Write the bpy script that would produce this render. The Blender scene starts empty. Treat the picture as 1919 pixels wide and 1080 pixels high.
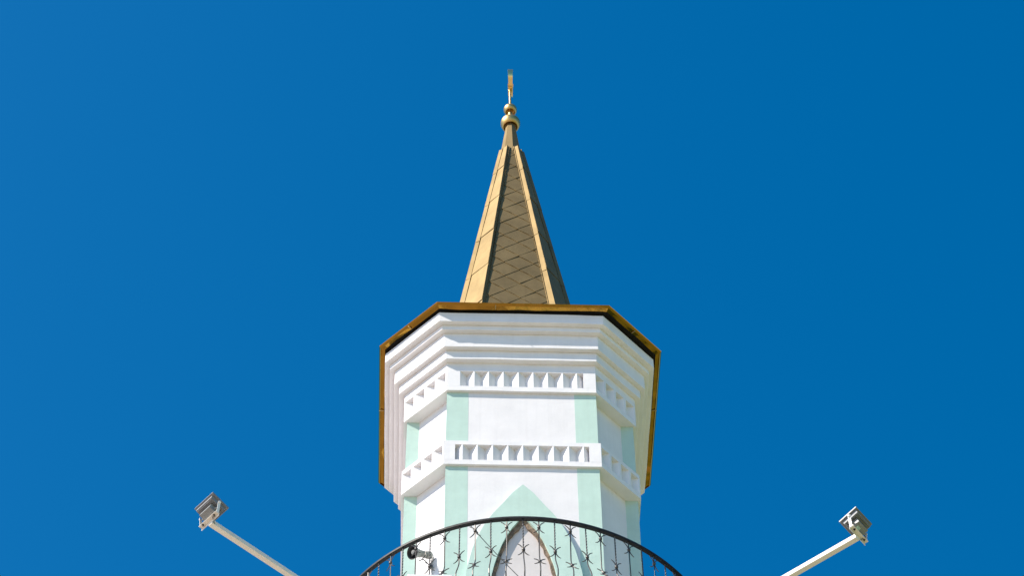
import bpy, bmesh, math, random
from mathutils import Vector, Matrix, noise
random.seed(7)
rad = math.radians
scene = bpy.context.scene
COL = scene.collection
ZG = 32.66                       # eave height above the ground; all tower heights below are relative to the eave

# ------------------------------------------------------------------ camera
AZ, EL, RO = 0.0389524453, 0.950398461, -0.0113822217
fw = Vector((math.sin(AZ)*math.cos(EL), math.cos(AZ)*math.cos(EL), math.sin(EL)))
r0 = Vector((math.cos(AZ), -math.sin(AZ), 0)); u0 = r0.cross(fw)
rr = math.cos(RO)*r0 + math.sin(RO)*u0
uu = -math.sin(RO)*r0 + math.cos(RO)*u0
cd = bpy.data.cameras.new("camera"); cam = bpy.data.objects.new("camera", cd); COL.objects.link(cam)
M3 = Matrix((rr, uu, -fw)).transposed()
cam.matrix_world = Matrix.Translation((-0.99966, -24.39988, -31.05993+ZG)) @ M3.to_4x4()
cd.sensor_width = 36; cd.lens = 100.157; cd.clip_start = 0.1; cd.clip_end = 6000
scene.camera = cam

# ------------------------------------------------------------------ light and sky
SUN_EL, SUN_AZ = 45.5, 63.5      # SUN_AZ: degrees to the left of the tower's front
sd = Vector((-math.sin(rad(SUN_AZ))*math.cos(rad(SUN_EL)), -math.cos(rad(SUN_AZ))*math.cos(rad(SUN_EL)), math.sin(rad(SUN_EL))))
ld = bpy.data.lights.new("sun", 'SUN'); ld.energy = 5.0; ld.angle = rad(0.53); ld.color = (1, .92, .81)
sun = bpy.data.objects.new("sun", ld); COL.objects.link(sun); sun.location = (-30, -20, 80)
sun.rotation_euler = (-sd).to_track_quat('-Z', 'Y').to_euler()
w = bpy.data.worlds.new("World"); scene.world = w; w.use_nodes = True
nt = w.node_tree; nt.nodes.clear()
sky = nt.nodes.new('ShaderNodeTexSky'); sky.sky_type = 'NISHITA'; sky.sun_disc = False
sky.sun_elevation = rad(SUN_EL); sky.sun_rotation = math.atan2(sd.x, sd.y)
sky.altitude = 300; sky.air_density = 1.0; sky.dust_density = 0.6; sky.ozone_density = 2.6
hs = nt.nodes.new('ShaderNodeHueSaturation'); hs.inputs['Saturation'].default_value = 1.431; hs.inputs['Hue'].default_value = 0.4945
bg = nt.nodes.new('ShaderNodeBackground'); bg.inputs[1].default_value = 0.122
wo = nt.nodes.new('ShaderNodeOutputWorld')
nt.links.new(sky.outputs[0], hs.inputs['Color']); nt.links.new(hs.outputs[0], bg.inputs[0]); nt.links.new(bg.outputs[0], wo.inputs[0])
scene.view_settings.view_transform = 'Standard'; scene.view_settings.look = 'None'
scene.view_settings.exposure = 0.57; scene.view_settings.gamma = 1
scene.render.engine = 'CYCLES'
scene.cycles.max_bounces = 8; scene.cycles.diffuse_bounces = 4; scene.cycles.glossy_bounces = 4

# ------------------------------------------------------------------ materials
def mat(name, col, rough=.6, metal=0, bump=0, bscale=30, var=0, vscale=4, streak=0, col2=None, spec=.5, undul=0):
    m = bpy.data.materials.new(name); m.use_nodes = True
    t = m.node_tree; N = t.nodes; L = t.links
    b = N['Principled BSDF']; b.inputs['Roughness'].default_value = rough; b.inputs['Metallic'].default_value = metal
    b.inputs['Base Color'].default_value = (*col, 1); b.inputs['Specular IOR Level'].default_value = spec
    tc = N.new('ShaderNodeTexCoord')
    if var:
        n = N.new('ShaderNodeTexNoise'); n.inputs['Scale'].default_value = vscale; n.inputs['Detail'].default_value = 6; n.inputs['Roughness'].default_value = .62
        L.new(tc.outputs['Object'], n.inputs['Vector'])
        rp = N.new('ShaderNodeMapRange'); rp.inputs[1].default_value = .35; rp.inputs[2].default_value = .72
        L.new(n.outputs[0], rp.inputs[0])
        mx = N.new('ShaderNodeMix'); mx.data_type = 'RGBA'; mx.inputs[6].default_value = (*col, 1)
        c2 = col2 or tuple(c*(1-var) for c in col); mx.inputs[7].default_value = (*c2, 1)
        L.new(rp.outputs[0], mx.inputs[0]); out = mx.outputs[2]
        if streak:
            mp = N.new('ShaderNodeMapping'); mp.inputs['Scale'].default_value = (9, 9, .35)
            L.new(tc.outputs['Object'], mp.inputs[0])
            n2 = N.new('ShaderNodeTexNoise'); n2.inputs['Scale'].default_value = 1.6; n2.inputs['Detail'].default_value = 5
            L.new(mp.outputs[0], n2.inputs['Vector'])
            r2 = N.new('ShaderNodeMapRange'); r2.inputs[1].default_value = .5; r2.inputs[2].default_value = .8; r2.inputs[4].default_value = streak
            L.new(n2.outputs[0], r2.inputs[0])
            m2 = N.new('ShaderNodeMix'); m2.data_type = 'RGBA'; L.new(out, m2.inputs[6]); m2.inputs[7].default_value = (*[c*.72 for c in col], 1)
            L.new(r2.outputs[0], m2.inputs[0]); out = m2.outputs[2]
        if streak and not metal:
            n5 = N.new('ShaderNodeTexNoise'); n5.inputs['Scale'].default_value = 13; n5.inputs['Detail'].default_value = 7; n5.inputs['Roughness'].default_value = .75
            L.new(tc.outputs['Object'], n5.inputs['Vector'])
            r5 = N.new('ShaderNodeMapRange'); r5.inputs[1].default_value = .69; r5.inputs[2].default_value = .78; r5.inputs[4].default_value = .45
            L.new(n5.outputs[0], r5.inputs[0])
            m5 = N.new('ShaderNodeMix'); m5.data_type = 'RGBA'; L.new(out, m5.inputs[6]); m5.inputs[7].default_value = (.30, .27, .22, 1)
            L.new(r5.outputs[0], m5.inputs[0]); out = m5.outputs[2]
        L.new(out, b.inputs['Base Color'])
    if bump:
        n3 = N.new('ShaderNodeTexNoise'); n3.inputs['Scale'].default_value = bscale; n3.inputs['Detail'].default_value = 5
        L.new(tc.outputs['Object'], n3.inputs['Vector'])
        bp = N.new('ShaderNodeBump'); bp.inputs['Strength'].default_value = 1; bp.inputs['Distance'].default_value = bump
        L.new(n3.outputs[0], bp.inputs['Height']); last = bp
        if undul:
            n4 = N.new('ShaderNodeTexNoise'); n4.inputs['Scale'].default_value = 3.0; n4.inputs['Detail'].default_value = 2
            L.new(tc.outputs['Object'], n4.inputs['Vector'])
            b2 = N.new('ShaderNodeBump'); b2.inputs['Distance'].default_value = undul
            L.new(n4.outputs[0], b2.inputs['Height']); L.new(bp.outputs[0], b2.inputs['Normal']); last = b2
        L.new(last.outputs[0], b.inputs['Normal'])
    return m
def rusty(name, col, rough=.5, amount=.62, metal=0):
    """paint with rust breaking through in spots"""
    m = mat(name, col, rough, metal, bump=.0003, bscale=25, var=.10, vscale=9)
    t = m.node_tree; N = t.nodes; L = t.links; b = N['Principled BSDF']
    src = b.inputs['Base Color'].links[0].from_socket
    tc = N.new('ShaderNodeTexCoord'); n = N.new('ShaderNodeTexNoise'); n.inputs['Scale'].default_value = 7; n.inputs['Detail'].default_value = 8; n.inputs['Roughness'].default_value = .7
    L.new(tc.outputs['Object'], n.inputs['Vector'])
    r = N.new('ShaderNodeMapRange'); r.inputs[1].default_value = amount; r.inputs[2].default_value = amount+.05
    L.new(n.outputs[0], r.inputs[0])
    mx = N.new('ShaderNodeMix'); mx.data_type = 'RGBA'; L.new(src, mx.inputs[6]); mx.inputs[7].default_value = (.16, .07, .025, 1)
    L.new(r.outputs[0], mx.inputs[0]); L.new(mx.outputs[2], b.inputs['Base Color'])
    return m
WHITE = mat("white_plaster", (.775, .755, .76), .85, bump=.0015, bscale=26, var=.07, vscale=3.2, streak=.22, spec=.25, undul=.006)
WHITE2 = mat("white_moulding_paint", (.80, .785, .79), .8, bump=.0014, bscale=30, var=.08, vscale=4, streak=.15, spec=.25, undul=.006)
MINT = mat("mint_paint", (.50, .665, .59), .85, bump=.0015, bscale=26, var=.10, vscale=3.2, streak=.25, spec=.25, undul=.006)
GOLDSHEET = mat("gold_sheet", (.262, .190, .088), .69, 1, bump=.0016, bscale=7, var=.28, vscale=2.6, streak=.55)
GOLDEDGE = mat("gold_edge_sheet", (.33, .175, .026), .13, 1, bump=.004, bscale=5, var=.12, vscale=5)
GOLDBALL = mat("satin_gold", (.62, .40, .145), .42, 1, bump=.0006, bscale=14, var=.08, vscale=9)
GOLD = mat("polished_gold", (.88, .60, .25), .27, 1, bump=.0006, bscale=14, var=.08, vscale=9)
SEAM = mat("gold_seam", (.45, .33, .16), .5, 1, var=.2, vscale=9)
GAPSHADE = mat("gap_shade_timber", (.007, .006, .005), .9, bump=.002, bscale=12, var=.4, vscale=9)  # near black: the shade of the unlit eave gap is put into the colour
IRON = mat("black_iron", (.008, .0075, .0075), .55, 0, spec=.3, var=.25, vscale=20)
IRONGREY = mat("worn_iron", (.085, .075, .068), .42, .35, bump=.0008, bscale=60, var=.4, vscale=25)
PANEL = mat("door_paint", (.66, .61, .585), .6, bump=.001, bscale=20, var=.08, vscale=3, streak=.1)
FRAME = mat("weathered_timber", (.30, .21, .14), .9, bump=.012, bscale=22, var=.7, vscale=14, col2=(.05, .038, .03))
ARMPAINT = rusty("old_white_paint", (.80, .74, .65), .55, .645)
LAMPGREY = mat("grey_aluminium", (.21, .22, .235), .5, .1, var=.15, vscale=15)
LAMPDARK = mat("dark_grey_casting", (.24, .25, .25), .5, .05, var=.2, vscale=15)
LAMPWHITE = mat("white_metal", (.78, .77, .75), .5, var=.06, vscale=10)
GLASS = mat("lamp_glass", (.10, .11, .12), .08, 0)
STICKER = mat("pale_green_sticker", (.36, .52, .44), .6, var=.1, vscale=20)
HORNGREY = mat("grey_horn_plastic", (.27, .27, .255), .5, var=.25, vscale=15)
HORNDARK = mat("black_horn_mouth", (.012, .012, .014), .5)
CABLE = mat("grey_cable", (.10, .11, .11), .6)
BOLT = mat("bolt_steel", (.06, .055, .05), .5, .6)
GROUND = mat("pale_paving", (.50, .395, .335), .95, bump=.03, bscale=2, var=.5, vscale=.06, col2=(.24, .20, .16))
BOUNCE_LAWN = mat("bounce_lawn_grass", (.31, .31, .10), .95, bump=.05, bscale=3, var=.6, vscale=.15, col2=(.06, .10, .025))  # green for the light bounced up to the right-hand soffits
ROOFTIN = GOLDSHEET

# ------------------------------------------------------------------ mesh helpers
class MB:
    def __init__(s): s.v = []; s.f = []; s.mi = []
    def add(s, verts, faces, m=0):
        k = len(s.v); s.v += [tuple(p) for p in verts]
        for f in faces: s.f.append(tuple(i+k for i in f)); s.mi.append(m)
        return s
    def build(s, name, mats, parent=None, smooth=False, recalc=True, bevel=0, loc=None, autosm=None):
        me = bpy.data.meshes.new(name); me.from_pydata(s.v, [], s.f)
        if not isinstance(mats, (list, tuple)): mats = [mats]
        for m in mats: me.materials.append(m)
        for p, i in zip(me.polygons, s.mi): p.material_index = i
        if recalc:
            bm = bmesh.new(); bm.from_mesh(me); bmesh.ops.recalc_face_normals(bm, faces=bm.faces); bm.to_mesh(me); bm.free()
        if smooth or autosm:
            for p in me.polygons: p.use_smooth = True
            if autosm: me.set_sharp_from_angle(angle=rad(autosm))
        o = bpy.data.objects.new(name, me); COL.objects.link(o)
        if parent: o.parent = parent
        if loc: o.location = loc
        if bevel:
            b = o.modifiers.new('bevel', 'BEVEL'); b.width = bevel; b.segments = 2; b.limit_method = 'ANGLE'; b.angle_limit = rad(35)
        return o
def wob(x, y, z, amp, sc=1.7):
    n = noise.noise_vector(Vector((x*sc, y*sc, z*sc+3.1)))
    return (x+n.x*amp, y+n.y*amp, z+n.z*amp)
def ring_prism(mb, poly, z0, z1, caps=True, seg=.12, amp=.0045, m=0, zseg=None):
    pts = []
    n = len(poly)
    for i in range(n):
        a = Vector(poly[i]); b = Vector(poly[(i+1) % n]); k = max(1, round((b-a).length/seg)) if seg else 1
        for j in range(k): pts.append(a.lerp(b, j/k))
    zs = [z0, z1]
    if zseg:
        q = max(1, round(abs(z1-z0)/zseg)); zs = [z0+(z1-z0)*i/q for i in range(q+1)]
    V = []; F = []; N = len(pts)
    for z in zs:
        for p in pts: V.append(wob(p.x, p.y, z, amp) if amp else (p.x, p.y, z))
    for l in range(len(zs)-1):
        for i in range(N):
            j = (i+1) % N; F.append((l*N+i, l*N+j, (l+1)*N+j, (l+1)*N+i))
    if caps: F.append(tuple(range(N))[::-1]); F.append(tuple(range((len(zs)-1)*N, len(zs)*N)))
    mb.add(V, F, m)
def oct_poly(h, w):
    return [(-w, -h), (w, -h), (h, -w), (h, w), (w, h), (-w, h), (-h, w), (-h, -w)]
def box(mb, c, ax, ay, az, sx, sy, sz, m=0, taper=1):
    c = Vector(c); V = []
    for k in (-1, 1):
        t = taper if k == 1 else 1
        for j in (-1, 1):
            for i in (-1, 1): V.append(c+ax*(i*sx/2*t)+ay*(j*sy/2*t)+az*(k*sz/2))
    mb.add(V, [(0, 1, 3, 2), (4, 6, 7, 5), (0, 4, 5, 1), (2, 3, 7, 6), (0, 2, 6, 4), (1, 5, 7, 3)], m)
def frame_of(d):
    d = d.normalized(); a = Vector((0, 0, 1)) if abs(d.z) < .95 else Vector((1, 0, 0))
    x = d.cross(a).normalized(); return x, x.cross(d).normalized()
def tube(mb, path, r, n=8, m=0, closed=False, twist=0, caps=True, radii=None):
    P = [Vector(p) for p in path]; V = []; F = []; K = len(P); x = None
    for i, p in enumerate(P):
        if closed: d = P[(i+1) % K]-P[i-1]
        else: d = P[min(i+1, K-1)]-P[max(i-1, 0)]
        d.normalize()
        if x is None: x, y = frame_of(d)
        else:
            x = (x-d*x.dot(d)).normalized(); y = d.cross(x)
        for k in range(n):
            a = 2*math.pi*k/n+twist*i; R = radii[i] if radii else r
            V.append(p+x*(math.cos(a)*R)+y*(math.sin(a)*R))
    for i in range(K if closed else K-1):
        for k in range(n):
            j = (i+1) % K; F.append((i*n+k, i*n+(k+1) % n, j*n+(k+1) % n, j*n+k))
    if caps and not closed: F.append(tuple(range(n))[::-1]); F.append(tuple(range((K-1)*n, K*n)))
    mb.add(V, F, m)
def lathe(mb, prof, n=32, c=(0, 0, 0), axis=Vector((0, 0, 1)), m=0, rot=0, caps=True):
    c = Vector(c); x, y = frame_of(axis) if abs(axis.z) < .999 else (Vector((1, 0, 0)), Vector((0, 1, 0)))
    V = []; F = []
    for (r, h) in prof:
        for k in range(n):
            a = 2*math.pi*k/n+rot; V.append(c+axis*h+x*(r*math.cos(a))+y*(r*math.sin(a)))
    for i in range(len(prof)-1):
        for k in range(n): F.append((i*n+k, i*n+(k+1) % n, (i+1)*n+(k+1) % n, (i+1)*n+k))
    if caps and prof[0][0] > 1e-5: F.append(tuple(range(n))[::-1])
    if caps and prof[-1][0] > 1e-5: F.append(tuple(range((len(prof)-1)*n, len(prof)*n)))
    mb.add(V, F, m)
def empty(name, loc, label, cat, group=None):
    o = bpy.data.objects.new(name, None); COL.objects.link(o); o.location = loc
    o['label'] = label; o['category'] = cat
    if group: o['group'] = group
    return o

# ------------------------------------------------------------------ the ground
g = MB(); n = 48; R = 3000
ring = [(R*math.cos(2*math.pi*i/n), R*math.sin(2*math.pi*i/n), 0) for i in range(n)]
g.add(ring, [tuple(range(n))])
go = g.build('ground', GROUND, recalc=False); go['kind'] = 'structure'
g = MB()
for (x0, x1, y0, y1) in ((4.5, 400, -300, 300),):
    g.add([(x0, y0, .004), (x1, y0, .004), (x1, y1, .004), (x0, y1, .004)], [(0, 1, 2, 3)])
lo = g.build('bounce_lawn', BOUNCE_LAWN, recalc=False); lo['kind'] = 'structure'  # unseen sheet, added for green bounce light and reflections on the right

# ------------------------------------------------------------------ the minaret
T = empty('minaret', (0, 0, ZG), 'white and mint octagonal minaret with stepped cornice and pointed golden spire', 'minaret')
H, W = 1.5, .981
def core_poly(h=1.4985, wc=.96):
    k = H-.165+W                                   # the line of the diagonal faces: |x|+|y| = k
    q = []
    for (sx, sy) in ((-1, -1), (1, -1), (1, 1), (-1, 1)):
        A = [(sx*wc, sy*h), (sx*wc, sy*(k-wc)), (sx*(k-wc), sy*wc), (sx*h, sy*wc)]
        q.append(A)
    # anticlockwise from the front left
    return [q[0][0], q[1][0], q[1][1], q[1][2], q[1][3], q[2][3], q[2][2], q[2][1], q[2][0], q[3][0], q[3][1], q[3][2], q[3][3], q[0][3], q[0][2], q[0][1]]
ZF1, ZF1T, ZF2, ZF2T, ZBAL = -1.382, -.799, -2.915, -2.441, -6.35
for (z0, z1) in ((ZF2T+.001, ZF1-.001), (ZBAL-26.2, ZF2-.001)):
    b = MB(); ring_prism(b, core_poly(), z0, z1, seg=.3, amp=.003, zseg=.3 if z1-z0 < 2 else None, caps=False)
    if z1-z0 > 2:
        b = MB(); ring_prism(b, core_poly(), -6.6, z1, seg=.3, amp=.003, zseg=.3, caps=False); ring_prism(b, core_poly(), -ZG, -6.6, seg=0, amp=0, caps=False)
    b.build('wall', WHITE, T, autosm=35)
    for k4 in range(4):
        c, s = [(1, 0), (0, 1), (-1, 0), (0, -1)][k4]
        for sx in (-1, 1):
            p = [(sx*.694, -H), (sx*W, -H), (sx*W, -H+.165), (sx*.694, -H+.165)]
            p = [(x*c-y*s, x*s+y*c) for x, y in p]
            b = MB(); ring_prism(b, p, max(z0, -6.6), z1, seg=.14, amp=.003, zseg=.3, caps=False)
            b.build('pilaster', MINT, T, autosm=35)

def frieze(name, h, w, z0, z1, n0, n1, start, ridges, end, half_start):
    b = MB()
    P = oct_poly(h, w)
    ring_prism(b, P, z0, n0); ring_prism(b, P, n1, z1)
    D = .088
    main = []
    if half_start: main += [(start, 0), (start, D)]
    else: main += [(start, 0)]
    prev = start
    for i, r in enumerate(ridges):
        r += random.uniform(-.008, .008)
        if not (half_start and i == 0):
            main += [((prev+r)/2+random.uniform(-.008, .008), D+random.uniform(-.010, .006))]
        main += [(r-.006, 0), (r+.006, 0)]; prev = r
    main += [(end-.002, D), (end, D), (end+.0005, 0)]
    L = math.hypot(h-w, h-w); dg = []
    pitch = L/4
    for i in range(4):                       # left diagonal measured from the front corner outwards
        a = i*pitch+.012; e = a+pitch-.034
        dg += [(a, 0), ((a+e)/2, .078), (e, 0)]
    pts = []
    for k in range(4):
        c, s = [(1, 0), (0, 1), (-1, 0), (0, -1)][k]
        q = [(-w, 0)]+main+[(w, 0)]
        side = [(x, -h+d) for x, d in q]
        # diagonal from (w,-h) to (h,-w)
        u = Vector((1, 1)).normalized(); nn = Vector((-1, 1)).normalized()
        dd = [Vector((w, -h))+u*t+nn*d for t, d in dg]
        for x, y in side+[(v.x, v.y) for v in dd]: pts.append((x*c-y*s, x*s+y*c))
    ring_prism(b, pts, n0-.001, n1+.001, caps=False, seg=0, amp=.0025)
    return b.build(name, WHITE2, T)
frieze('frieze', 1.543, .984, ZF1, ZF1T, -1.288, -.969, -.808, [-.619+.1944*k for k in range(8)], .823, False)
frieze('frieze', 1.539, 1.009, ZF2, ZF2T, -2.824, -2.517, -.860, [-.761+.1933*k for k in range(9)], .859, True)
for (h, w_, z0, z1) in ((1.825, 1.102, -.233, -.037), (1.756, 1.060, -.326, -.234), (1.687, 1.027, -.615, -.327), (1.619, 1.003, -.799+.001, -.616)):
    b = MB(); ring_prism(b, oct_poly(h, w_), z0, z1, amp=.006)
    b.build('cornice_band', WHITE2, T, bevel=.006)

# roof with its gold edge strip
E8 = [(-1.136, -1.945), (1.185, -1.945), (1.935, -1.187), (1.927, 1.179), (1.17, 1.94), (-1.15, 1.94), (-1.92, 1.223), (-1.911, -1.181)]
def shrink(poly, d):
    n = len(poly); out = []
    for i in range(n):
        p0, p1, p2 = Vector(poly[i-1]), Vector(poly[i]), Vector(poly[(i+1) % n])
        e1 = (p1-p0).normalized(); e2 = (p2-p1).normalized()
        n1 = Vector((-e1.y, e1.x)); n2 = Vector((-e2.y, e2.x)); m = (n1+n2)
        out.append(tuple(p1+m*(d/(1+n1.dot(n2)))))
    return out
b = MB()
SPB = oct_poly(.96, .58)
rim = shrink(E8, .004)
V = [(x, y, .034) for x, y in rim]+[(x, y, .55) for x, y in SPB]
b.add(V, [(i, (i+1) % 8, 8+(i+1) % 8, 8+i) for i in range(8)]); 
roof = b.build('roof', GOLDSHEET, T)
b = MB()
for i in range(8):
    A = [Vector((*shrink(E8, d)[i], 0)) for d in (0, .021, .026, .0265, .080, .080, .045)]
    B = [Vector((*shrink(E8, d)[(i+1) % 8], 0)) for d in (0, .021, .026, .0265, .080, .080, .045)]
    zz = [.036, .000, -.003, .010, -.006, -.002, .020]
    K = 44; V = []; F = []
    ln = (B[0]-A[0]).length
    for k in range(K+1):
        t = k/K
        # a seam in the strip: the two sheets lap a few millimetres
        for q in range(7):
            p = A[q].lerp(B[q], t); z = zz[q]
            if 3 <= q <= 5:
                ends = min(1, min(t, 1-t)*9)
                ww = noise.noise(Vector((p.x*1.5+i*7.3, p.y*1.9, .3)))*.034+noise.noise(Vector((p.x*4.6+i, p.y*4.6, 5.3)))*.010
                z += (ww+(.012 if i >= 5 else .004))*ends*(1 if q > 3 else .2)
                if q > 3: p = p+(B[0]-A[0]).normalized().cross(Vector((0, 0, 1)))*(noise.noise(Vector((p.x*2.3, p.y*2.3, 9)))*.014*ends)
            V.append((p.x, p.y, z))
    for k in range(K):
        for q in range(6): F.append((k*7+q, k*7+q+1, (k+1)*7+q+1, (k+1)*7+q))
    b.add(V, F)
b.build('edge_strip', GOLDEDGE, roof, autosm=40)
for i, t in ((7, .5), (2, .42), (0, .34), (1, .5), (6, .55)):
    A = Vector((*E8[i], 0)).lerp(Vector((*E8[(i+1) % 8], 0)), t); e = (Vector(E8[(i+1) % 8])-Vector(E8[i])).normalized(); e = Vector((e.x, e.y, 0)); nn = Vector((-e.y, e.x, 0))
    b = MB(); box(b, A+nn*.039+Vector((0, 0, -.010)), e, nn, Vector((0, 0, 1)), .010, .066, .006); b.build('lap_joint', SEAM, roof)
b = MB(); ring_prism(b, shrink(E8, .052), .024, .032, seg=0, amp=0); ring_prism(b, oct_poly(1.55, .98), -.2, .024, seg=0, amp=0, caps=False)
b.build('eave_shade_boarding', GAPSHADE, roof)  # boarding behind the edge strip, coloured as the gap's shade

# ---- the spire
def sp(z):                        # half depth, half front width, axis shift at height z
    t = (z-1.8)/(6.718-1.8)
    return .829+(.196-.829)*t, .497+(.082-.497)*t, -.043+(.007)*t
YW = .061; cyw, syw = math.cos(YW), math.sin(YW)
def corners(z, grow=0):
    h, w_, x0 = sp(z)
    return [Vector((x*cyw-y*syw+x0, x*syw+y*cyw, z)) for x, y in oct_poly(h+grow, w_+grow*.5)]
Z0, Z1 = .50, 6.718
C0, C1 = corners(Z0), corners(Z1)
def clip_poly(poly, a, bb, c):    # keep a*u + b*v <= c
    out = []
    for i in range(len(poly)):
        p, q = poly[i], poly[(i+1) % len(poly)]
        dp = a*p[0]+bb*p[1]-c; dq = a*q[0]+bb*q[1]-c
        if dp <= 0: out.append(p)
        if dp*dq < 0:
            t = dp/(dp-dq); out.append((p[0]+(q[0]-p[0])*t, p[1]+(q[1]-p[1])*t))
    return out
spire = None
clad = MB(); chamf = MB(); seams = MB(); trims = [MB() for _ in range(8)]
core = MB()
inner0 = [c.copy() for c in corners(Z0, -.075)]; inner1 = [c.copy() for c in corners(Z1-.05, -.05)]
core.add(inner0+inner1, [(i, (i+1) % 8, 8+(i+1) % 8, 8+i) for i in range(8)]+[tuple(range(8, 16))])
def lap_strip(mb, a0, b0, a1, b1, n, cuts, lap=.007, side=True):
    """sheets one above the other, each lapping over the one below"""
    ts = [0]+cuts+[1]
    for t0, t1 in zip(ts[:-1], ts[1:]):
        jit = random.uniform(-.003, .003)
        P = [a0.lerp(a1, t0)+n*lap, b0.lerp(b1, t0)+n*(lap+jit), b0.lerp(b1, t1)+n*jit, a0.lerp(a1, t1)]
        Q = [a0.lerp(a1, t0)-n*.004, b0.lerp(b1, t0)-n*.004, b0.lerp(b1, t1)-n*.004, a0.lerp(a1, t1)-n*.004]
        mb.add(P+Q, [(0, 1, 2, 3), (4, 5, 1, 0), (5, 6, 2, 1), (7, 4, 0, 3), (6, 7, 3, 2)])
for i in range(8):
    A0, B0, A1, B1 = C0[i], C0[(i+1) % 8], C1[i], C1[(i+1) % 8]
    e = (B0-A0).normalized(); up = ((A1+B1)/2-(A0+B0)/2).normalized(); n = e.cross(up).normalized()
    if n.dot(Vector(((A0+B0).x, (A0+B0).y, 0))) < 0: n = -n
    main = i % 2 == 0
    cutsz = [1.50, 2.62, 3.74, 4.86, 5.9]; cuts = [(z-Z0)/(Z1-Z0) for z in cutsz]
    if main:
        ta, tat, tb, tt, db, dt = .046, .032, .078, .052, .046, .032
        a0 = A0+e*ta-n*db; b0 = B0-e*tb-n*db; a1 = A1+e*tat-n*dt; b1 = B1-e*tt-n*dt
        lap_strip(trims[i], A0, a0, A1, a1, (n+e).normalized(), cuts, .004)
        lap_strip(trims[(i+1) % 8], b0, B0, b1, B1, (n-e*.6).normalized(), cuts, .004)
        # thin standing seams beside the panel
        for (p0, p1, sg) in ((a0, a1, 1), (b0, b1, -1)):
            tube(trims[i if sg == 1 else (i+1) % 8], [p0+e*sg*.008+n*.006, p1+e*sg*.007+n*.006], .0085, 6)
        # rhombus shingles
        o = (a0+b0)/2; Ht = ((a1+b1)/2-o).length; w0 = (b0-a0).length/2-.004; w1 = (b1-a1).length/2-.004
        hd = .215                                   # half diagonal
        vv = -hd; row = 0
        while vv < Ht+hd:
            xo = 0 if row % 2 == 0 else hd
            for kx in range(-4, 5):
                cx = xo+kx*2*hd+.05; cv = vv
                poly = [(cx, cv-hd), (cx+hd, cv), (cx, cv+hd), (cx-hd, cv)]
                sl = (w1-w0)/Ht
                poly = clip_poly(poly, 1, -sl, w0); poly = clip_poly(poly, -1, -sl, w0)
                poly = clip_poly(poly, 0, -1, 0); poly = clip_poly(poly, 0, 1, Ht)
                if len(poly) < 3: continue
                # folded joint along the lower left edge of the sheet, kept inside the panel
                s0, s1 = (cx-hd, cv), (cx, cv-hd); ts = [t/24 for t in range(25)]
                ins = [t for t in ts if abs(s0[0]+(s1[0]-s0[0])*t) < w0+sl*(s0[1]+(s1[1]-s0[1])*t)-.01 and .02 < s0[1]+(s1[1]-s0[1])*t < Ht-.02]
                if len(ins) > 2:
                    q0, q1 = [(s0[0]+(s1[0]-s0[0])*t, s0[1]+(s1[1]-s0[1])*t) for t in (ins[0], ins[-1])]
                    tube(clad, [o+e*q0[0]+up*q0[1]+n*.004, o+e*q1[0]+up*q1[1]+n*.010], .0048, 6)
                tx, tv = random.uniform(-.014, .014), random.uniform(-.012, .012)
                def off(p): return .011*(cv+hd-p[1])/(2*hd)+tx*(p[0]-cx)+tv*(p[1]-cv)
                V = [o+e*p[0]+up*p[1]+n*off(p) for p in poly]; k = len(poly)
                V += [o+e*p[0]+up*p[1]-n*.006 for p in poly]
                clad.add(V, [tuple(range(k))]+[(j, j+k, (j+1) % k+k, (j+1) % k) for j in range(k)])
            vv += hd; row += 1
    else:
        # a trim along the edge next to the side faces only
        outer_first = abs(A0.x) > abs(B0.x)
        tb, tt = .088, .058
        if outer_first:
            q0, q1 = A0+e*tb-n*.022, A1+e*tt-n*.014
            lap_strip(trims[i], A0, q0, A1, q1, (n+e*.25).normalized(), cuts, .004)
            P = (q0, B0-n*.003, q1, B1-n*.003); tr = trims[i]; sgn = 1
        else:
            q0, q1 = B0-e*tb-n*.022, B1-e*tt-n*.014
            lap_strip(trims[(i+1) % 8], q0, B0, q1, B1, (n-e*.25).normalized(), cuts, .004)
            P = (A0-n*.003, q0, A1-n*.003, q1); tr = trims[(i+1) % 8]; sgn = -1
        tube(tr, [q0+e*sgn*.006+n*.008, q1+e*sgn*.005+n*.008], .008, 6)
        lap_strip(chamf, *P, n, [c+.012 for c in cuts], .009)
        lo, hi = 0, 0
spire = clad.build('spire', GOLDSHEET, T)
core.build('spire_core', SEAM, spire)
chamf.build('corner_sheet', GOLDSHEET, spire)
for t in trims: t.build('arris_trim', GOLDSHEET, spire)

# ---- finial
XA = -.040
b = MB()
lathe(b, [(.178, 6.60), (.172, 6.70), (.083, 7.50), (.078, 7.62)], 8, (XA, 0, 0), rot=rad(-82))
fin = b.build('finial', GOLDSHEET, T)
def bulb(R, z, rd, name):
    b = MB(); zb = -math.sqrt(R*R-rd*rd)
    prof = [(rd*.45, zb+.045), (rd*.80, zb+.030), (rd*.90, zb+.004), (rd*.97, zb-.002)]
    a0 = math.asin(zb/R)
    for k in range(15):
        a = a0+(math.pi/2-a0)*k/14
        prof.append((max(R*math.cos(a), .004), R*math.sin(a)))
    lathe(b, [(r, h+z) for r, h in prof], 40, (XA-.004, 0, 0))
    return b.build(name, GOLDBALL, fin, autosm=35)
bulb(.157, 7.655, .118, 'ball'); bulb(.107, 8.072, .080, 'ball')
b = MB(); lathe(b, [(.040, 7.75), (.037, 7.86), (.038, 8.05)], 24, (XA-.004, 0, 0)); b.build('neck', GOLDBALL, fin, autosm=40)
b = MB(); lathe(b, [(.019, 8.10), (.018, 8.62), (.018, 8.635), (.030, 8.64), (.031, 8.665), (.024, 8.672)], 20, (XA-.004, 0, 0)); b.build('rod', GOLDBALL, fin, autosm=40)
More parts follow.
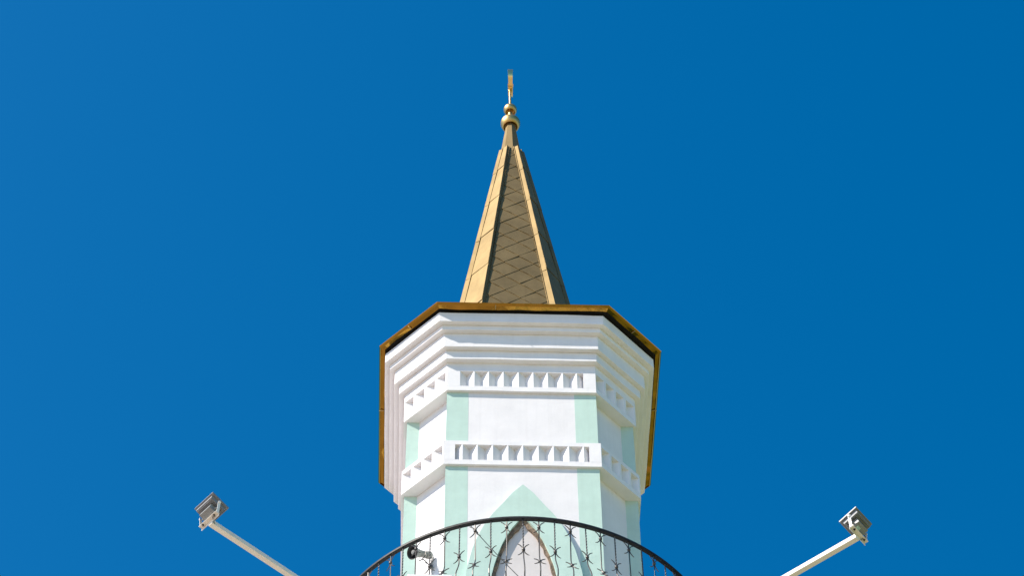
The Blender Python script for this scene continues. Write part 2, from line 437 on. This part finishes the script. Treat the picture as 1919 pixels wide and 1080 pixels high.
b = MB(); Rr = .232; zc = 8.895; n = 56; V = []; F = []
gap = rad(33)
for k in range(n+1):
    a = math.pi/2+gap+(2*math.pi-2*gap)*k/n
    s = math.sin(math.pi*k/n)
    ri = Rr-.004-.098*s**.9
    off = Vector((0, (Rr-ri)*0, 0))
    tw = .046*(.86+.14*math.sin(a))
    for (r_, x_) in ((Rr, -tw), (Rr, tw), (ri, tw), (ri, -tw)):
        V.append((XA+.004+x_+.039*r_*math.cos(a), r_*math.cos(a), zc+r_*math.sin(a)))
for k in range(n):
    for q in range(4): F.append((k*4+q, k*4+(q+1) % 4, (k+1)*4+(q+1) % 4, (k+1)*4+q))
F += [(0, 1, 2, 3), (n*4+3, n*4+2, n*4+1, n*4)]
b.add(V, F); b.build('crescent', GOLD, fin, autosm=40)

# ---- arch surround and the door in it
outer = [(0, -3.34), (.13, -3.50), (.258, -3.72), (.372, -3.90), (.47, -4.09), (.553, -4.31), (.63, -4.58), (.70, -4.97), (.735, -5.35), (.745, -6.17)]
inner_ = [(0, -3.955), (.07, -4.06), (.145, -4.19), (.205, -4.32), (.26, -4.47), (.315, -4.66), (.365, -4.88), (.395, -5.05), (.42, -5.35), (.425, -6.17)]
def dense(pr, k=4):
    out = []
    for p, q in zip(pr[:-1], pr[1:]):
        for j in range(k): out.append((p[0]+(q[0]-p[0])*j/k, p[1]+(q[1]-p[1])*j/k))
    return out+[pr[-1]]
def arch_ring(mb, oprof, iprof, y0, y1, amp=0):
    """solid band between two pointed arches with the same number of points, y1 is the front"""
    O = [(-x, z) for x, z in oprof[::-1]]+list(oprof[1:]); I = [(-x, z) for x, z in iprof[::-1]]+list(iprof[1:])
    n = len(O); V = []; F = []
    for y in (y0, y1):
        for P in (O, I):
            for x, z in P:
                q = noise.noise_vector(Vector((x*9, y*9, z*9)))*amp; V.append((x+q.x, y+q.y, z+q.z))
    o0, i0, o1, i1 = 0, n, 2*n, 3*n
    for k in range(n-1):
        F += [(o1+k, o1+k+1, i1+k+1, i1+k), (o0+k, i0+k, i0+k+1, o0+k+1), (o0+k, o0+k+1, o1+k+1, o1+k), (i0+k, i1+k, i1+k+1, i0+k+1)]
    F += [(o0, o1, i1, i0), (o0+n-1, i0+n-1, i1+n-1, o1+n-1)]
    mb.add(V, F)
b = MB(); arch_ring(b, dense(outer), dense(inner_), -1.49, -1.572, 0); b.build('arch_surround', MINT, T)
b = MB(); inn2 = [(max(0, x-.036), z-(.06 if x < .2 else .02)) for x, z in inner_]; inn2[0] = (0, inner_[0][1]-.075)
arch_ring(b, dense(inner_, 8), dense(inn2, 8), -1.498, -1.540, .016)
door = MB(); P = dense(inner_); full = [(-x, z) for x, z in P[::-1]]+list(P[1:])
door.add([(x*.99, -1.512, z) for x, z in full]+[(x*.99, -1.499, z) for x, z in full], [tuple(range(len(full))), tuple(range(len(full), 2*len(full)))[::-1]])
do = door.build('door', PANEL, T)
b.build('door_frame', FRAME, do)

# ---- balcony
b = MB()
circ = [(2.50*math.cos(2*math.pi*i/72), 2.50*math.sin(2*math.pi*i/72)) for i in range(72)]
ring_prism(b, circ, ZBAL-.22, ZBAL, seg=0, amp=0)
circ = [(2.2*math.cos(2*math.pi*i/72), 2.2*math.sin(2*math.pi*i/72)) for i in range(72)]
ring_prism(b, circ, ZBAL-.55, ZBAL-.221, seg=0, amp=0)
b.build('balcony', WHITE, T, bevel=.01)

# ------------------------------------------------------------------ the balcony railing
RL = empty('balcony_railing', (0, 0, ZG+ZBAL), 'black wrought iron railing with bulging bars round the balcony of the minaret', 'railing')
ZR, RR = -5.075-ZBAL, 2.48
b = MB(); n = 160; V = []; F = []
for k in range(n):
    a = 2*math.pi*k/n; wv = noise.noise(Vector((math.cos(a)*3, math.sin(a)*3, 2)))*.006
    for (r_, z_) in ((-.026, -.024), (.026, -.024), (.028, -.004), (.019, .016), (-.019, .016), (-.028, -.004)):
        V.append(((RR+r_)*math.cos(a), (RR+r_)*math.sin(a), ZR+z_+wv))
for k in range(n):
    for q in range(6): F.append((k*6+q, k*6+(q+1) % 6, ((k+1) % n)*6+(q+1) % 6, ((k+1) % n)*6+q))
b.add(V, F); b.build('handrail', IRON, RL)
b = MB(); tube(b, [((RR+.03)*math.cos(2*math.pi*k/n), (RR+.02)*math.sin(2*math.pi*k/n), .075) for k in range(n)], .018, 6, closed=True); b.build('bottom_rail', IRON, RL)
def belly(t):                      # radial bulge (out) and drop for the lower part of a bar
    P = [(0, -.69), (.018, -.75), (.055, -.84), (.095, -.93), (.122, -1.01), (.122, -1.09), (.08, -1.16), (.02, -1.20)]
    s = t*(len(P)-1); i = min(int(s), len(P)-2); f = s-i
    return P[i][0]+(P[i+1][0]-P[i][0])*f, P[i][1]+(P[i+1][1]-P[i][1])*f
def scroll(mb, c, up, side, sc=1.0):
    """two curved arms back to back with a knot where they touch: )( """
    c = Vector(c); out = side.cross(up)
    for s in (-1, 1):
        pth = []
        for k in range(11):
            a = rad(-68+136*k/10)
            R_ = .096*sc
            pth.append(c+side*(s*(R_*1.0+.007-R_*math.cos(a)*1.0)*1.0)+up*(R_*math.sin(a)*1.1))
        tube(mb, pth, .0062, 6, radii=[.0048, .0058, .0066, .007, .007, .007, .007, .007, .0066, .0058, .0048])
    pr = [(.003, -.024), (.016, -.018), (.021, -.008), (.021, .008), (.016, .018), (.003, .024)]
    lathe(mb, pr, 10, c, up)
def bar_meshes(kind):
    y = Vector((-1, 0, 0)); z = Vector((0, 0, 1)); side = Vector((0, 1, 0))    # local: +x points outward
    b = MB()
    if kind == 'A':
        tube(b, [(0, 0, -.02-.55*k/40) for k in range(41)], .0092, 4, twist=.42)
        tube(b, [(0, 0, -.57), (0, 0, -.69)]+[(belly(t/14)[0], 0, belly(t/14)[1]) for t in range(1, 15)], .0078, 8)
        s = MB(); scroll(s, (0, 0, -.575), z, side)
        return b, [s]
    tube(b, [(0, 0, -.02), (0, 0, -.69)]+[(belly(t/14)[0], 0, belly(t/14)[1]) for t in range(1, 15)], .0078, 8)
    s = MB(); scroll(s, (0, 0, -.165), z, side)
    q = MB(); p = belly(.29); d = Vector((-.41, 0, .912)).normalized(); scroll(q, (p[0], 0, p[1]), d, side)
    return b, [s, q]
protos = {}
for kind in 'AB':
    b, ss = bar_meshes(kind); o = b.build('baluster', IRONGREY, RL)
    cs = [s.build('scroll', IRONGREY, o, autosm=50) for s in ss]
    protos[kind] = (o, cs)
NB = 82
A0 = math.atan2(-2.48, -.049)      # the bar in front of the door apex carries the low scroll
used = {'A': False, 'B': False}
for k in range(NB):
    kind = 'A' if k % 2 == 0 else 'B'
    ang = A0+2*math.pi*k/NB
    o, cs = protos[kind]
    if used[kind]:
        o2 = o.copy(); COL.objects.link(o2); o2.parent = RL
        for c in cs:
            c2 = c.copy(); COL.objects.link(c2); c2.parent = o2
    else: o2 = o; used[kind] = True
    o2.location = (RR*math.cos(ang), RR*math.sin(ang), ZR)
    o2.rotation_euler = (random.uniform(-.012, .012), random.uniform(-.012, .012), ang+random.uniform(-.05, .05))

# ------------------------------------------------------------------ floodlights on long arms
def floodlight(end, inner_pt, label, sticker):
    L = empty('floodlight', (end[0], end[1], ZG-6.28), label, 'floodlight', 'floodlights on arms round the balcony')
    a = Vector((end[0]-inner_pt[0], end[1]-inner_pt[1], 0)).normalized(); z = Vector((0, 0, 1)); c = Vector((-a.y, a.x, 0))
    reach = math.hypot(*end)-2.30
    b = MB(); box(b, -a*(reach/2), a, c, z, reach, .066, .066)
    b.build('mounting_arm', ARMPAINT, L, bevel=.005)
    b = MB(); tb = .031
    box(b, a*.026+z*.030, c, a, z, .315, .050, .006)
    box(b, a*.026+z*.010-a*.025, c, a, z, .315, .005, .040)
    cb = b.build('crossbar', ARMPAINT, L, bevel=.002)
    b = MB()
    for s in (-1, 1):
        lathe(b, [(.013, 0), (.013, -.012), (.009, -.014)], 6, a*.03+c*(s*.10)+z*.026); lathe(b, [(.006, -.012), (.006, -.024)], 8, a*.03+c*(s*.10)+z*.026)
    b.build('bolt', BOLT, cb)
    th = rad(20); ax = (a*math.cos(th)+z*math.sin(th)).normalized(); nz = (z*math.cos(th)-a*math.sin(th)).normalized()   # ax outward along the panel, nz towards the light side
    ctr = a*.010+z*.235
    for s in (-1, 1):
        yk = MB()
        base = a*.02+c*(s*.152)+z*.032; top = ctr+c*(s*.170)-nz*.045
        d = (top-base).normalized(); x = c; yv = d.cross(x).normalized()
        box(yk, (base+top)/2, x, yv, d, .004, .034, (top-base).length+.02)
        lathe(yk, [(.015, 0), (.015, .012), (.010, .016)], 10, top-c*(s*-.002)+d*-.004, c*s)
        yk.build('yoke_arm', LAMPWHITE, L)
    b = MB()
    box(b, ctr+nz*.012, c, ax, nz, .33, .262, .026)                  # front rim
    hs_ = b.build('housing', LAMPGREY, L, bevel=.005)
    b = MB(); box(b, ctr-nz*.026, c, ax, nz, .272, .205, .048, taper=1.06)
    for k in range(7): box(b, ctr-nz*.056+ax*(-.084+.028*k), c, ax, nz, .25, .005, .016)
    b.build('heat_sink', LAMPGREY, hs_, bevel=.003)
    b = MB(); box(b, ctr+nz*.0262, c, ax, nz, .29, .222, .003); b.build('glass', GLASS, hs_)
    b = MB(); box(b, ctr-nz*.098-ax*.018, c, ax, nz, .185, .135, .085); 
    dbx = b.build('driver_box', LAMPDARK, hs_, bevel=.006)
    b = MB()
    for s in (-1, 1): lathe(b, [(.014, 0), (.012, .03), (.006, .034)], 10, ctr-nz*.10-ax*.018+c*(s*.092), c*s)
    b.build('cable_gland', LAMPDARK, dbx)
    if sticker:
        b = MB(); box(b, ctr-nz*.1415-ax*.02+c*(sticker*.030), c, ax, nz, .062, .05, .0015); b.build('sticker', STICKER, dbx)
    b = MB(); p = ctr-nz*.10-ax*.018+c*.12
    tube(b, [p, p+c*.03-z*.03, p+c*.01-z*.09, p-c*.05-z*.12, -a*.06+c*.02-z*.03], .005, 6)
    b.build('power_cable', CABLE, L)
    return L
floodlight((-3.635, -3.345), (-2.765, -2.600), 'grey floodlight on the rust spotted arm reaching out left of the minaret', 0)
floodlight((3.735, -3.308), (3.013, -2.705), 'grey floodlight with green sticker on the sunlit arm right of the minaret', -1)

# ------------------------------------------------------------------ horn loudspeaker on the diagonal wall
ax = Vector((-.70, -.55, -.46)).normalized()
HS = empty('loudspeaker', Vector((-1.363, -1.407, -4.488+ZG))-ax*.105, 'grey horn loudspeaker with black mouth on the wall behind the railing', 'loudspeaker')
HS.scale = (.78, .78, .78)
b = MB(); m0 = ax*.13
lathe(b, [(.050, -.155), (.056, -.13), (.058, -.06), (.066, -.01), (.080, .05), (.100, .10), (.114, .125), (.121, .135), (.119, .139)], 28, (0, 0, 0), ax, caps=False)
b.build('horn', HORNGREY, HS, autosm=40)
b = MB(); lathe(b, [(.1192, .1385), (.110, .128), (.085, .075), (.05, .02), (.004, .0)], 28, (0, 0, 0), ax, caps=False)
b.build('horn_mouth', HORNDARK, HS, autosm=40)
b = MB(); lathe(b, [(.018, .02), (.034, .07), (.042, .10), (.038, .124), (.004, .130)], 20, (0, 0, 0), ax); b.build('reflector', HORNGREY, HS, autosm=40)
b = MB(); lathe(b, [(.03, -.27), (.062, -.262), (.066, -.20), (.060, -.165), (.03, -.150)], 20, (0, 0, 0), ax); b.build('driver', HORNGREY, HS, autosm=40)
b = MB(); z = Vector((0, 0, 1)); sdv = ax.cross(z).normalized()
wn = Vector((-.7071, -.7071, 0))
foot = Vector((.20, .16, -.08))
pth = [ax*-.10+sdv*.075, ax*-.09+sdv*.078-z*.10, ax*-.09-z*.125, ax*-.09-sdv*.078-z*.10, ax*-.10-sdv*.075]
tube(b, pth, .008, 6); tube(b, [ax*-.09-z*.125, ax*-.14-z*.14, foot-z*.06], .010, 6)
lathe(b, [(.045, 0), (.045, .008)], 12, foot-z*.06-wn*.0, wn)
b.build('bracket', IRONGREY, HS)
b = MB()
tube(b, [ax*-.25, ax*-.29-z*.02+wn*.02, ax*-.30+z*.04, ax*-.33+z*.03-wn*.03, ax*-.31-z*.06, ax*-.34-z*.12, ax*-.30-z*.19, ax*-.33-z*.26, ax*-.31-z*.36, ax*-.34-z*.6, ax*-.33-z*1.4], .0055, 6)
tube(b, [ax*-.25-z*.02, ax*-.28-z*.07, ax*-.31-z*.05, ax*-.29-z*.13, ax*-.33-z*.20, ax*-.31-z*.30, ax*-.33-z*.7], .0045, 6)
b.build('wire', HORNGREY, HS)

# ------------------------------------------------------------------ white box hung on the railing and a cable to the door
BX = empty('equipment_box', (-1.133, -2.48, ZG-6.60), 'white box fixed outside the railing below the horn loudspeaker', 'box')
e = Vector((1, 0, 0)); nn = Vector((0, -1, 0)); ln = .52
b = MB(); box(b, Vector((0, 0, .18)), e, nn, Vector((0, 0, 1)), ln, .22, .36)
box(b, Vector((0, .17, .14)), e, nn, Vector((0, 0, 1)), .3, .14, .05)
b.build('case', LAMPWHITE, BX, bevel=.008)
b = MB(); box(b, nn*.118+Vector((0, 0, .17)), e, nn, Vector((0, 0, 1)), ln-.04, .012, .30)
b.build('lid', LAMPWHITE, BX, bevel=.004)
b = MB(); q0 = Vector((-.704, -2.40, -5.075)); q1 = Vector((-.02, -1.60, -5.20)); q2 = Vector((.10, -1.565, -5.6))
pts = []
for k in range(25):
    t = k/24; p = q0.lerp(q1, t); p.z -= .02*math.sin(math.pi*t); pts.append(p-q0)
pts += [q1.lerp(q2, t)-q0 for t in (.3, .7, 1)]
tube(b, pts, .0052, 6)
for t in (.12, .17): 
    c_ = q0.lerp(q1, t)-q0; lathe(b, [(.006, -.02), (.011, -.012), (.011, .012), (.006, .02)], 8, c_, (q1-q0).normalized())
co = b.build('cable', CABLE, None, loc=q0+Vector((0, 0, ZG)))
co['label'] = 'thin grey cable slanting from the handrail down to the arched door'; co['category'] = 'cable'
